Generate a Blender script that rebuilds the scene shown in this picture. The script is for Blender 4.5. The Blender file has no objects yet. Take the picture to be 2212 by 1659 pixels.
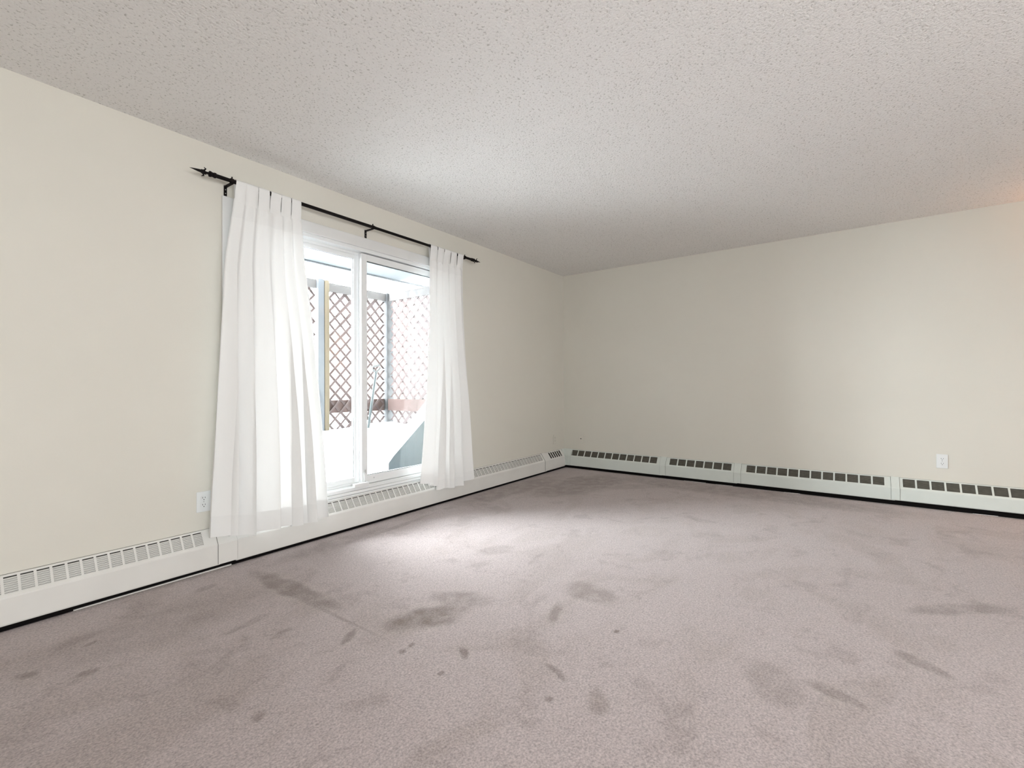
import bpy, bmesh, math, random
import numpy as np
from mathutils import Vector, Matrix, noise
random.seed(7)
S = bpy.context.scene
C = S.collection

# ------------------------------------------------------------------ camera
F_PX, YAW, PITCH, ROLL, CY = 999.89, 0.632224, 0.008424, -0.005411, 824.48
CAM = Vector((-5.1512, -2.9549, 1.05))
fw = Vector((math.cos(YAW) * math.cos(PITCH), math.sin(YAW) * math.cos(PITCH), math.sin(PITCH)))
rt = Vector((math.sin(YAW), -math.cos(YAW), 0.0))
up = rt.cross(fw)
r2 = rt * math.cos(ROLL) + up * math.sin(ROLL)
u2 = -rt * math.sin(ROLL) + up * math.cos(ROLL)
cd = bpy.data.cameras.new('camera')
cam = bpy.data.objects.new('camera', cd)
C.objects.link(cam)
cam.matrix_world = Matrix(((r2.x, u2.x, -fw.x, CAM.x), (r2.y, u2.y, -fw.y, CAM.y), (r2.z, u2.z, -fw.z, CAM.z), (0, 0, 0, 1)))
cd.sensor_fit = 'HORIZONTAL'
cd.sensor_width = 36.0
cd.lens = 36.0 * F_PX / 2212.0
cd.shift_y = (CY - 829.5) / 2212.0
cd.clip_start = 0.02
cd.clip_end = 300
S.camera = cam
S.cycles.max_bounces = 8
S.cycles.adaptive_threshold = 0.025

# ------------------------------------------------------------------ sky, light, exposure
W = bpy.data.worlds.new('overcast_sky')
S.world = W
W.use_nodes = True
wn = W.node_tree.nodes
wn['Background'].inputs['Color'].default_value = (0.93, 0.965, 1.0, 1)
wn['Background'].inputs['Strength'].default_value = 48.0

S.view_settings.view_transform = 'Standard'
S.view_settings.look = 'None'
S.view_settings.gamma = 1.0
S.view_settings.use_curve_mapping = False
S.view_settings.exposure = 0.08


def area_light(name, loc, direction, sx, sy, power, color, portal=False):
    l = bpy.data.lights.new(name, 'AREA')
    l.shape = 'RECTANGLE'
    l.size, l.size_y = sx, sy
    l.energy = power
    l.color = color
    if portal:
        l.cycles.is_portal = True
    o = bpy.data.objects.new(name, l)
    C.objects.link(o)
    o.location = loc
    o.rotation_euler = Vector(direction).to_track_quat('-Z', 'Y').to_euler()
    return o


# daylight portal at the patio door; unseen fill lights added behind the camera
area_light('door_portal', (-2.99, 0.19, 1.17), (0, -1, 0), 1.8, 1.9, 1, (1, 1, 1), True)
BACK_FILL = [(-7.0, -5.0, 0.55, 2.1), (-4.5, -2.9, 0.9, 2.1)]
for i, (a, b, c, d) in enumerate(BACK_FILL):
    area_light('back_window_daylight', ((a + b) / 2, -6.16, (c + d) / 2), (0, 1, 0.05), b - a, d - c, [140, 26][i], (0.97, 0.99, 1.0))


# ------------------------------------------------------------------ helpers
def tag(o, label=None, cat=None, group=None, kind=None):
    if label: o['label'] = label
    if cat: o['category'] = cat
    if group: o['group'] = group
    if kind: o['kind'] = kind
    return o


def root_offset(o):
    v = Vector((0, 0, 0))
    while o is not None:
        v = v + Vector(o.location)
        o = o.parent
    return v


def obj(name, bm, mat, parent=None, loc=None, smooth=False):
    """bm is in world coordinates; the mesh is stored relative to loc / the parent's origin"""
    base = Vector(loc) if loc is not None else (root_offset(parent) if parent else Vector((0, 0, 0)))
    bmesh.ops.translate(bm, verts=bm.verts, vec=-base)
    bmesh.ops.recalc_face_normals(bm, faces=bm.faces)
    me = bpy.data.meshes.new(name)
    bm.to_mesh(me)
    bm.free()
    mats = mat if isinstance(mat, (list, tuple)) else [mat]
    for m in mats:
        me.materials.append(m)
    if smooth:
        for p in me.polygons:
            p.use_smooth = True
    o = bpy.data.objects.new(name, me)
    C.objects.link(o)
    if parent is not None:
        o.parent = parent
    else:
        o.location = base
    return o


def empty(name, loc, label, cat, group=None, kind=None):
    o = bpy.data.objects.new(name, None)
    o.empty_display_size = 0.1
    C.objects.link(o)
    o.location = loc
    return tag(o, label, cat, group, kind)


def BM():
    return bmesh.new()


def box(bm, x0, x1, y0, y1, z0, z1, mi=0):
    x0, x1 = min(x0, x1), max(x0, x1)
    y0, y1 = min(y0, y1), max(y0, y1)
    z0, z1 = min(z0, z1), max(z0, z1)
    v = [bm.verts.new(p) for p in ((x0, y0, z0), (x1, y0, z0), (x1, y1, z0), (x0, y1, z0), (x0, y0, z1), (x1, y0, z1), (x1, y1, z1), (x0, y1, z1))]
    for f in ((3, 2, 1, 0), (4, 5, 6, 7), (0, 1, 5, 4), (1, 2, 6, 5), (2, 3, 7, 6), (3, 0, 4, 7)):
        bm.faces.new([v[i] for i in f]).material_index = mi


def hexa(bm, pts, mi=0):
    v = [bm.verts.new(p) for p in pts]
    for f in ((3, 2, 1, 0), (4, 5, 6, 7), (0, 1, 5, 4), (1, 2, 6, 5), (2, 3, 7, 6), (3, 0, 4, 7)):
        bm.faces.new([v[i] for i in f]).material_index = mi


def prism(bm, prof, a, b, fn, mi=0):
    """extrude a closed profile [(p,q)] between s=a and s=b; fn(s,p,q)->xyz"""
    A = [bm.verts.new(fn(a, p, q)) for p, q in prof]
    B = [bm.verts.new(fn(b, p, q)) for p, q in prof]
    n = len(prof)
    bm.faces.new(A[::-1]).material_index = mi
    bm.faces.new(B).material_index = mi
    for i in range(n):
        bm.faces.new((A[i], A[(i + 1) % n], B[(i + 1) % n], B[i])).material_index = mi


def tube(bm, pts, r, n=12, caps=True):
    """tube along points; r float or list"""
    pts = [Vector(p) for p in pts]
    rr = r if isinstance(r, (list, tuple)) else [r] * len(pts)
    rings = []
    for i, p in enumerate(pts):
        d = (pts[min(i + 1, len(pts) - 1)] - pts[max(i - 1, 0)]).normalized()
        a = Vector((0, 0, 1)) if abs(d.z) < 0.9 else Vector((0, 1, 0))
        e1 = d.cross(a).normalized()
        e2 = d.cross(e1)
        rings.append([bm.verts.new(p + (e1 * math.cos(t) + e2 * math.sin(t)) * max(rr[i], 1e-4)) for t in [2 * math.pi * k / n for k in range(n)]])
    for i in range(len(rings) - 1):
        for k in range(n):
            bm.faces.new((rings[i][k], rings[i][(k + 1) % n], rings[i + 1][(k + 1) % n], rings[i + 1][k]))
    if caps:
        bm.faces.new(rings[0][::-1])
        bm.faces.new(rings[-1])


def bevel(o, w=0.002, seg=2, ang=35):
    m = o.modifiers.new('bevel', 'BEVEL')
    m.width = w
    m.segments = seg
    m.limit_method = 'ANGLE'
    m.angle_limit = math.radians(ang)
    return o


# ------------------------------------------------------------------ materials
def mat(name, col, rough=0.6, metal=0.0, spec=0.5):
    m = bpy.data.materials.new(name)
    m.use_nodes = True
    b = m.node_tree.nodes['Principled BSDF']
    b.inputs['Base Color'].default_value = (*col, 1)
    b.inputs['Roughness'].default_value = rough
    b.inputs['Metallic'].default_value = metal
    b.inputs['Specular IOR Level'].default_value = spec
    return m


def N(m, t, **kw):
    n = m.node_tree.nodes.new(t)
    for k, v in kw.items():
        setattr(n, k, v)
    return n


def L(m, a, b):
    m.node_tree.links.new(a, b)


def bsdf(m):
    return m.node_tree.nodes['Principled BSDF']


def noisy(name, c1, c2, scale=5, rough=0.6, bump=0.0, bscale=60, stretch=(1, 1, 1), spec=0.5, detail=4):
    m = mat(name, c1, rough, 0, spec)
    tc = N(m, 'ShaderNodeTexCoord')
    mp = N(m, 'ShaderNodeMapping')
    mp.inputs['Scale'].default_value = stretch
    L(m, tc.outputs['Object'], mp.inputs['Vector'])
    nz = N(m, 'ShaderNodeTexNoise')
    nz.inputs['Scale'].default_value = scale
    nz.inputs['Detail'].default_value = detail
    L(m, mp.outputs['Vector'], nz.inputs['Vector'])
    mx = N(m, 'ShaderNodeMix', data_type='RGBA')
    mx.inputs['A'].default_value = (*c1, 1)
    mx.inputs['B'].default_value = (*c2, 1)
    rp = N(m, 'ShaderNodeMapRange')
    rp.inputs['From Min'].default_value = 0.35
    rp.inputs['From Max'].default_value = 0.65
    L(m, nz.outputs['Fac'], rp.inputs['Value'])
    L(m, rp.outputs['Result'], mx.inputs['Factor'])
    L(m, mx.outputs['Result'], bsdf(m).inputs['Base Color'])
    if bump:
        n2 = N(m, 'ShaderNodeTexNoise')
        n2.inputs['Scale'].default_value = bscale
        n2.inputs['Detail'].default_value = 3
        L(m, mp.outputs['Vector'], n2.inputs['Vector'])
        bp = N(m, 'ShaderNodeBump')
        bp.inputs['Strength'].default_value = bump
        bp.inputs['Distance'].default_value = 0.01
        L(m, n2.outputs['Fac'], bp.inputs['Height'])
        L(m, bp.outputs['Normal'], bsdf(m).inputs['Normal'])
    return m


M = {}
M['wall'] = noisy('wall_paint', (0.705, 0.682, 0.615), (0.72, 0.697, 0.63), 1.5, 0.55, 0.05, 220, spec=0.3)
M['ext'] = noisy('exterior_siding', (0.72, 0.72, 0.70), (0.66, 0.66, 0.64), 3, 0.8)
M['white'] = noisy('white_vinyl', (0.80, 0.81, 0.81), (0.78, 0.79, 0.79), 4, 0.35)
M['trim'] = noisy('white_casing_paint', (0.74, 0.74, 0.73), (0.71, 0.71, 0.70), 4, 0.4)
M['gasket'] = mat('dark_gasket', (0.12, 0.14, 0.14), 0.6)
M['heater'] = noisy('heater_enamel', (0.76, 0.75, 0.72), (0.73, 0.72, 0.69), 6, 0.35)
M['heater2'] = noisy('heater_enamel_cool', (0.70, 0.74, 0.70), (0.67, 0.71, 0.67), 6, 0.35)
M['fin'] = noisy('dusty_aluminium_fins', (0.07, 0.065, 0.055), (0.04, 0.037, 0.03), 40, 0.5)  # metal darkened to hold the shade inside the heaters and at their seams
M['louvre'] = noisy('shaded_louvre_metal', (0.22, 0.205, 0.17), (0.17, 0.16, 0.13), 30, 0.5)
M['black'] = mat('black_gap_strip', (0.006, 0.005, 0.005), 0.9, 0, 0.1)
M['iron'] = mat('wrought_iron_black', (0.006, 0.004, 0.004), 0.6, 0, 0.15)
M['screw'] = mat('steel_screw', (0.5, 0.5, 0.5), 0.3, 1.0)
M['plate'] = noisy('outlet_plastic', (0.80, 0.82, 0.82), (0.78, 0.80, 0.80), 5, 0.3)
M['slot'] = mat('outlet_slot', (0.02, 0.02, 0.02), 0.7)
M['snow'] = noisy('snow', (0.88, 0.90, 0.93), (0.93, 0.94, 0.96), 3, 0.8, 0.25, 9)
M['lattice'] = noisy('stained_lattice_wood', (0.052, 0.036, 0.035), (0.068, 0.048, 0.046), 12, 0.8)
M['topboard'] = noisy('weathered_top_board', (0.055, 0.050, 0.050), (0.065, 0.06, 0.058), 10, 0.8)
M['rail'] = noisy('red_brown_board', (0.045, 0.024, 0.02), (0.06, 0.034, 0.03), 10, 0.8)
M['post'] = noisy('grey_post', (0.015, 0.016, 0.018), (0.020, 0.021, 0.023), 6, 0.7, stretch=(8, 8, 1))
M['tan'] = noisy('new_pine', (0.078, 0.060, 0.036), (0.09, 0.07, 0.042), 4, 0.7, stretch=(8, 8, 1))
M['metalpost'] = noisy('pale_metal', (0.075, 0.082, 0.092), (0.085, 0.092, 0.10), 5, 0.4)
M['soffit'] = noisy('soffit_panel', (0.060, 0.069, 0.075), (0.068, 0.076, 0.083), 3, 0.6)
M['fascia'] = mat('fascia_grey', (0.05, 0.055, 0.06), 0.6)
M['teal'] = noisy('blue_grey_tarp', (0.024, 0.036, 0.043), (0.036, 0.046, 0.052), 5, 0.6, 0.3, 20, (14, 14, 1.5))
M['shovel'] = mat('pale_blue_handle', (0.03, 0.040, 0.043), 0.4)
M['grip'] = mat('white_grip', (0.06, 0.065, 0.065), 0.4)
M['brick'] = noisy('reddish_siding', (0.036, 0.020, 0.015), (0.042, 0.025, 0.019), 3, 0.8)
M['carpaint'] = mat('silver_car_paint', (0.45, 0.46, 0.48), 0.3)
M['carglass'] = mat('car_window', (0.03, 0.036, 0.05), 0.25, 0, 0.2)
M['farwall'] = noisy('pale_pink_stucco', (0.085, 0.077, 0.075), (0.095, 0.087, 0.085), 0.7, 0.9)
M['farframe'] = mat('far_window_frame', (0.2, 0.2, 0.2), 0.6)
M['farglass'] = mat('far_window_glass', (0.12, 0.12, 0.125), 0.4)
M['tire'] = mat('tyre', (0.02, 0.02, 0.02), 0.8)

# glass: clear with a little reflection
g = bpy.data.materials.new('window_glass')
g.use_nodes = True
for n in list(g.node_tree.nodes):
    g.node_tree.nodes.remove(n)
go = N(g, 'ShaderNodeOutputMaterial')
gt = N(g, 'ShaderNodeBsdfTransparent')
gt.inputs['Color'].default_value = (0.95, 0.97, 0.965, 1)
gg = N(g, 'ShaderNodeBsdfGlossy')
gg.inputs['Roughness'].default_value = 0.02
gf = N(g, 'ShaderNodeFresnel')
gf.inputs['IOR'].default_value = 1.35
gm = N(g, 'ShaderNodeMixShader')
L(g, gf.outputs['Fac'], gm.inputs['Fac'])
L(g, gt.outputs[0], gm.inputs[1])
L(g, gg.outputs[0], gm.inputs[2])
L(g, gm.outputs[0], go.inputs['Surface'])
M['glass'] = g


def cloth(name, trans, dark=1.0):
    m = bpy.data.materials.new(name)
    m.use_nodes = True
    for n in list(m.node_tree.nodes):
        m.node_tree.nodes.remove(n)
    o = N(m, 'ShaderNodeOutputMaterial')
    d = N(m, 'ShaderNodeBsdfDiffuse')
    d.inputs['Color'].default_value = (0.86 * dark, 0.86 * dark, 0.85 * dark, 1)
    t = N(m, 'ShaderNodeBsdfTranslucent')
    t.inputs['Color'].default_value = (0.90, 0.90, 0.88, 1)
    tc = N(m, 'ShaderNodeTexCoord')
    mp = N(m, 'ShaderNodeMapping')
    mp.inputs['Scale'].default_value = (1, 1, 1)
    L(m, tc.outputs['Object'], mp.inputs['Vector'])
    nz = N(m, 'ShaderNodeTexNoise')
    nz.inputs['Scale'].default_value = 350
    L(m, mp.outputs['Vector'], nz.inputs['Vector'])
    bp = N(m, 'ShaderNodeBump')
    bp.inputs['Strength'].default_value = 0.12
    bp.inputs['Distance'].default_value = 0.002
    L(m, nz.outputs['Fac'], bp.inputs['Height'])
    L(m, bp.outputs['Normal'], d.inputs['Normal'])
    mx = N(m, 'ShaderNodeMixShader')
    mx.inputs['Fac'].default_value = trans
    L(m, d.outputs[0], mx.inputs[1])
    L(m, t.outputs[0], mx.inputs[2])
    L(m, mx.outputs[0], o.inputs['Surface'])
    return m


M['cloth'] = cloth('sheer_white_cotton', 0.058)
M['cloth2'] = cloth('doubled_white_cotton', 0.016, 0.97)

# popcorn ceiling
m = mat('popcorn_ceiling', (0.70, 0.68, 0.655), 0.9, 0, 0.1)
tc = N(m, 'ShaderNodeTexCoord')
v1 = N(m, 'ShaderNodeTexNoise')
v1.inputs['Scale'].default_value = 95
v1.inputs['Detail'].default_value = 2.5
v1.inputs['Roughness'].default_value = 0.55
L(m, tc.outputs['Object'], v1.inputs['Vector'])
r1 = N(m, 'ShaderNodeMapRange')
r1.inputs['From Min'].default_value = 0.42
r1.inputs['From Max'].default_value = 0.68
L(m, v1.outputs['Fac'], r1.inputs['Value'])
bp = N(m, 'ShaderNodeBump')
bp.inputs['Strength'].default_value = 0.42
bp.inputs['Distance'].default_value = 0.006
L(m, r1.outputs['Result'], bp.inputs['Height'])
L(m, bp.outputs['Normal'], bsdf(m).inputs['Normal'])
r2_ = N(m, 'ShaderNodeMapRange')
r2_.inputs['From Min'].default_value = 0.31
r2_.inputs['From Max'].default_value = 0.42
L(m, v1.outputs['Fac'], r2_.inputs['Value'])
mx = N(m, 'ShaderNodeMix', data_type='RGBA')
mx.inputs['A'].default_value = (0.56, 0.545, 0.52, 1)  # darker flecks paint the tiny shadows between the popcorn grains
mx.inputs['B'].default_value = (0.88, 0.865, 0.845, 1)
L(m, r2_.outputs['Result'], mx.inputs['Factor'])
L(m, mx.outputs['Result'], bsdf(m).inputs['Base Color'])
M['ceiling'] = m

# carpet -------------------------------------------------------------
MARKS = [(-4.07, -1.3, -3.95, -1.25, 0.03, 0.8), (-3.86, -1.76, -3.79, -1.72, 0.028, 0.8), (-3.45, -1.9, -3.23, -1.83, 0.04, 0.6), (-3.73, -2.15, -3.69, -2.03, 0.03, 0.7), (-3.34, -2.15, -3.32, -2.16, 0.02, 1), (-3.91, -1.54, -3.89, -1.53, 0.02, 0.9), (-3.96, -1.54, -3.94, -1.54, 0.02, 0.9), (-3.97, -1.76, -3.95, -1.76, 0.02, 0.7), (-3.85, -1.35, -3.56, -1.5, 0.16, 0.95), (-3.54, -1.32, -3.43, -1.56, 0.13, 0.6), (-3.06, -1.77, -3.07, -2.02, 0.15, 0.6), (-4.31, -0.84, -4.1, -0.81, 0.045, 0.5), (-3.93, -0.2, -3.89, -1.1, 0.10, 0.75), (-2.2, -0.2, -0.5, -0.3, 0.30, 0.75), (-1.5, -0.55, -0.25, -0.85, 0.50, 0.8), (-0.3, -0.5, -0.35, -3.6, 0.36, 0.6), (-3.8, -0.22, -2.9, -0.2, 0.16, 0.45), (-3.95, -0.6, -4.9, -0.45, 0.30, 0.35), (-3.955, -0.15, -3.93, -1.5, 0.016, 0.5), (-3.25, -2.82, -3.29, -2.99, 0.05, 0.6), (-2.83, -3.08, -2.95, -3.23, 0.06, 0.6), (-2.43, -3.12, -2.06, -3.56, 0.09, 0.55), (-3.72, -2.25, -3.81, -2.31, 0.06, 0.5), (-2.95, -1.12, -2.78, -1.19, 0.12, 0.4), (-4.47, -1.47, -4.42, -1.43, 0.03, 0.6), (-4.16, -1.02, -4.11, -1.01, 0.03, 0.6), (-4.2, -0.29, -4.12, -0.26, 0.04, 0.6), (-4.67, -0.49, -4.62, -0.46, 0.02, 0.8), (-4.86, -0.54, -4.81, -0.58, 0.04, 0.7), (-4.74, -0.72, -4.68, -0.72, 0.03, 0.6), (-3.24, -2.69, -3.42, -2.78, 0.16, 0.4), (-3.86, -2.14, -3.84, -2.15, 0.02, 0.8),
         (-1.5, -0.55, -1.1, -0.5, 0.12, 0.4), (-0.9, -0.9, -0.5, -1.3, 0.2, 0.4), (-3.4, -0.3, -2.4, -0.22, 0.05, 0.45), (-0.8, -0.45, -0.45, -0.5, 0.12, 0.5)]
m = mat('mauve_carpet', (0.4, 0.33, 0.32), 0.95, 0, 0.05)
bsdf(m).inputs['Sheen Weight'].default_value = 0.25
bsdf(m).inputs['Sheen Roughness'].default_value = 0.5
tc = N(m, 'ShaderNodeTexCoord')
# pile brushed in patches
wp = N(m, 'ShaderNodeMapping')
wp.inputs['Scale'].default_value = (1.0, 1.7, 1)
wp.inputs['Rotation'].default_value = (0, 0, 0.5)
L(m, tc.outputs['Object'], wp.inputs['Vector'])
pn = N(m, 'ShaderNodeTexNoise')
pn.inputs['Scale'].default_value = 1.25
pn.inputs['Detail'].default_value = 5
pn.inputs['Roughness'].default_value = 0.6
pn.inputs['Distortion'].default_value = 1.1
L(m, wp.outputs['Vector'], pn.inputs['Vector'])
pr = N(m, 'ShaderNodeMapRange', interpolation_type='SMOOTHSTEP')
pr.inputs['From Min'].default_value = 0.38
pr.inputs['From Max'].default_value = 0.52
L(m, pn.outputs['Fac'], pr.inputs['Value'])
c1 = N(m, 'ShaderNodeMix', data_type='RGBA')
c1.inputs['A'].default_value = (0.435, 0.37, 0.355, 1)
c1.inputs['B'].default_value = (0.48, 0.412, 0.403, 1)
L(m, pr.outputs['Result'], c1.inputs['Factor'])
q1 = N(m, 'ShaderNodeTexNoise')
q1.inputs['Scale'].default_value = 4.6
q1.inputs['Detail'].default_value = 6
q1.inputs['Roughness'].default_value = 0.68
q1.inputs['Distortion'].default_value = 0.4
L(m, tc.outputs['Object'], q1.inputs['Vector'])
q2 = N(m, 'ShaderNodeMapRange', interpolation_type='SMOOTHSTEP')
q2.inputs['From Min'].default_value = 0.53
q2.inputs['From Max'].default_value = 0.66
q2.inputs['To Max'].default_value = 0.34
L(m, q1.outputs['Fac'], q2.inputs['Value'])
c1b = N(m, 'ShaderNodeMix', data_type='RGBA')
L(m, q2.outputs['Result'], c1b.inputs['Factor'])
L(m, c1.outputs['Result'], c1b.inputs['A'])
c1b.inputs['B'].default_value = (0.25, 0.20, 0.185, 1)
# scuffs, footprints and dents
wear = N(m, 'ShaderNodeAttribute', attribute_name='wear')
last = wear.outputs['Fac']
mn = N(m, 'ShaderNodeTexNoise')
mn.inputs['Scale'].default_value = 13
mn.inputs['Detail'].default_value = 5
L(m, tc.outputs['Object'], mn.inputs['Vector'])
mr = N(m, 'ShaderNodeMapRange')
mr.inputs['From Min'].default_value = 0.3
mr.inputs['From Max'].default_value = 0.6
mr.inputs['To Min'].default_value = 0.35
L(m, mn.outputs['Fac'], mr.inputs['Value'])
mm = N(m, 'ShaderNodeMath', operation='MULTIPLY')
L(m, last, mm.inputs[0])
L(m, mr.outputs['Result'], mm.inputs[1])
c2 = N(m, 'ShaderNodeMix', data_type='RGBA')
L(m, mm.outputs[0], c2.inputs['Factor'])
L(m, c1b.outputs['Result'], c2.inputs['A'])
c2.inputs['B'].default_value = (0.20, 0.155, 0.135, 1)
# tuft speckle
fn_ = N(m, 'ShaderNodeTexNoise')
fn_.inputs['Scale'].default_value = 140
fn_.inputs['Detail'].default_value = 4
fn_.inputs['Roughness'].default_value = 0.7
L(m, tc.outputs['Object'], fn_.inputs['Vector'])
fr = N(m, 'ShaderNodeMapRange')
fr.inputs['From Min'].default_value = 0.3
fr.inputs['From Max'].default_value = 0.7
fr.inputs['To Min'].default_value = 0.60
fr.inputs['To Max'].default_value = 1.34
L(m, fn_.outputs['Fac'], fr.inputs['Value'])
c3 = N(m, 'ShaderNodeVectorMath', operation='SCALE')
L(m, c2.outputs['Result'], c3.inputs[0])
L(m, fr.outputs['Result'], c3.inputs['Scale'])
L(m, c3.outputs[0], bsdf(m).inputs['Base Color'])
hs = N(m, 'ShaderNodeMath', operation='MULTIPLY_ADD')
L(m, mm.outputs[0], hs.inputs[0])
hs.inputs[1].default_value = -0.5
L(m, fn_.outputs['Fac'], hs.inputs[2])
bp = N(m, 'ShaderNodeBump')
bp.inputs['Strength'].default_value = 0.6
bp.inputs['Distance'].default_value = 0.006
L(m, hs.outputs[0], bp.inputs['Height'])
L(m, bp.outputs['Normal'], bsdf(m).inputs['Normal'])
M['carpet'] = m

# ------------------------------------------------------------------ room shell
H = 2.44
XL, YB = -7.6, -6.1
# carpet as a fine grid that carries the worn spots (scuffs, dents, footprints) as a vertex value
def carpet_floor():
    st = 0.009
    E0 = -0.045
    nx, ny = int(5.2 / st), int(4.0 / st)
    xs = np.concatenate(([XL, XL], E0 - st * np.arange(nx, -1, -1), [E0]))
    ys = np.concatenate(([YB, YB], E0 - st * np.arange(ny, -1, -1), [E0]))
    gx, gy = np.meshgrid(xs, ys)
    gz = np.full(gx.shape, 0.02)
    gz[0, :] = gz[-1, :] = 0.0
    gz[:, 0] = gz[:, -1] = 0.0
    h, w_ = gx.shape
    # wandering of the outlines
    k = 5
    cx_, cy_ = np.arange(-8, 0.3, 0.03), np.arange(-6.5, 0.3, 0.03)
    tab = np.array([[[noise.noise(Vector((x * 11, y * 11, z))) + 0.5 * noise.noise(Vector((x * 25, y * 25, z + 5))) for z in (0.3, 7.7)] for x in cx_] for y in cy_])
    fx, fy = (gx + 8) / 0.03, (gy + 6.5) / 0.03
    ix, iy = fx.astype(int), fy.astype(int)
    tx, ty = (fx - ix)[..., None], (fy - iy)[..., None]
    D = (tab[iy, ix] * (1 - tx) + tab[iy, ix + 1] * tx) * (1 - ty) + (tab[iy + 1, ix] * (1 - tx) + tab[iy + 1, ix + 1] * tx) * ty
    val = np.zeros(gx.shape)
    for (ax, ay, bx, by, w, s) in MARKS:
        an = math.atan2(by - ay, bx - ax)
        lx, ly = math.hypot(bx - ax, by - ay) / 2 + w * 0.5, w * 0.75
        amp = 0.024 if w > 0.025 else 0.0
        dx = gx + amp * D[..., 0] - (ax + bx) / 2
        dy = gy + amp * D[..., 1] - (ay + by) / 2
        p = (dx * math.cos(an) + dy * math.sin(an)) / lx
        q = (-dx * math.sin(an) + dy * math.cos(an)) / ly
        t = np.clip((1 - np.sqrt(p * p + q * q)) / 0.5, 0, 1)
        val = np.maximum(val, t * t * (3 - 2 * t) * s * (0.95 if w < 0.05 else 0.9 if w < 0.22 else 0.75))
    idx = np.arange(h * w_).reshape(h, w_)
    faces = np.stack([idx[:-1, :-1], idx[:-1, 1:], idx[1:, 1:], idx[1:, :-1]], -1).reshape(-1, 4)
    me = bpy.data.meshes.new('floor')
    me.vertices.add(h * w_)
    me.vertices.foreach_set('co', np.stack([gx, gy, gz], -1).astype(np.float32).ravel())
    me.loops.add(faces.size)
    me.loops.foreach_set('vertex_index', faces.astype(np.int32).ravel())
    me.polygons.add(len(faces))
    me.polygons.foreach_set('loop_start', np.arange(0, faces.size, 4, dtype=np.int32))
    at = me.attributes.new('wear', 'FLOAT', 'POINT')
    at.data.foreach_set('value', val.astype(np.float32).ravel())
    me.materials.append(M['carpet'])
    me.update(calc_edges=True)
    me.validate()
    o = bpy.data.objects.new('floor', me)
    C.objects.link(o)
    return tag(o, kind='structure')


carpet_floor()
bm = BM(); box(bm, XL - 0.2, 0.2, YB - 0.2, 0.2, -0.15, 0.0)
tag(obj('floor', bm, M['black']), kind='structure')
bm = BM(); box(bm, XL - 0.2, 0.2, YB - 0.2, 0.2, H, H + 0.2)
tag(obj('ceiling', bm, M['ceiling']), kind='structure')


def wall_with_holes(name, a0, a1, holes, fn, material):
    """boxes around the holes, all in one mesh; fn(a0,a1,z0,z1)->box args"""
    bm = BM()
    holes = sorted(holes)
    cur = a0
    for (h0, h1, z0, z1) in holes:
        box(bm, *fn(cur, h0, 0, H))
        box(bm, *fn(h0, h1, 0, z0))
        box(bm, *fn(h0, h1, z1, H))
        cur = h1
    box(bm, *fn(cur, a1, 0, H))
    bmesh.ops.remove_doubles(bm, verts=bm.verts, dist=1e-5)
    return tag(obj(name, bm, material), kind='structure')


DX0, DX1, DZ0, DZ1 = -3.90, -2.08, 0.2475, 2.105
wall_with_holes('wall_window', XL - 0.2, 0.2, [(DX0, DX1, DZ0, DZ1)], lambda a, b, c, d: (a, b, 0.0, 0.2, c, d), M['wall'])
wall_with_holes('wall_right', YB - 0.2, 0.0, [], lambda a, b, c, d: (0.0, 0.2, a, b, c, d), M['wall'])
wall_with_holes('wall_back', XL - 0.2, 0.0, BACK_FILL, lambda a, b, c, d: (a, b, YB - 0.2, YB, c, d), M['wall'])
wall_with_holes('wall_left', YB, 0.0, [], lambda a, b, c, d: (XL - 0.2, XL, a, b, c, d), M['wall'])


for i, (a, b, c, d) in enumerate(BACK_FILL):
    bm = BM(); box(bm, a, b, YB - 0.10, YB - 0.09, c, d)
    w = tag(obj('window_%d' % (i + 1), bm, M['wall'], loc=((a + b) / 2, YB, (c + d) / 2)), kind='structure')  # opaque panel closing the recess of an added fill light, no real window


# ------------------------------------------------------------------ patio door
def rect_frame(bm, x0, x1, z0, z1, y0, y1, wl, wr, wb, wt, mi=0):
    box(bm, x0, x0 + wl, y0, y1, z0, z1, mi)
    box(bm, x1 - wr, x1, y0, y1, z0, z1, mi)
    box(bm, x0 + wl, x1 - wr, y0, y1, z0, z0 + wb, mi)
    box(bm, x0 + wl, x1 - wr, y0, y1, z1 - wt, z1, mi)


door = empty('door_1', (-2.99, 0.0, 0.0), 'white two-panel sliding patio door looking out on snow and lattice', 'door', kind='structure')
bm = BM()
# flat casing: left, right, head
box(bm, -3.978, -3.893, -0.014, 0.0, 0.2485, 2.168)
box(bm, -2.09, -2.005, -0.014, 0.0, 0.2485, 2.168)
box(bm, -3.893, -2.09, -0.014, 0.0, 2.090, 2.168)
bevel(obj('casing', bm, M['trim'], door), 0.003)
bm = BM()
rect_frame(bm, DX0 + 0.002, DX1 - 0.002, 0.25, DZ1 - 0.002, 0.001, 0.15, 0.034, 0.034, 0.06, 0.038)
box(bm, -3.866, -2.114, 0.062, 0.066, 0.31, 0.325)
box(bm, -3.866, -2.114, 0.060, 0.066, 2.045, 2.067)
bevel(obj('frame', bm, M['white'], door), 0.002)
bm = BM()
box(bm, -3.893, -2.09, -0.006, 0.0, 0.285, 0.307)
box(bm, -3.893, -2.09, -0.012, 0.0, 0.262, 0.283)
box(bm, -3.893, -2.09, -0.018, 0.0, 0.2485, 0.260)
bevel(obj('sill', bm, M['white'], door), 0.002)
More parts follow.
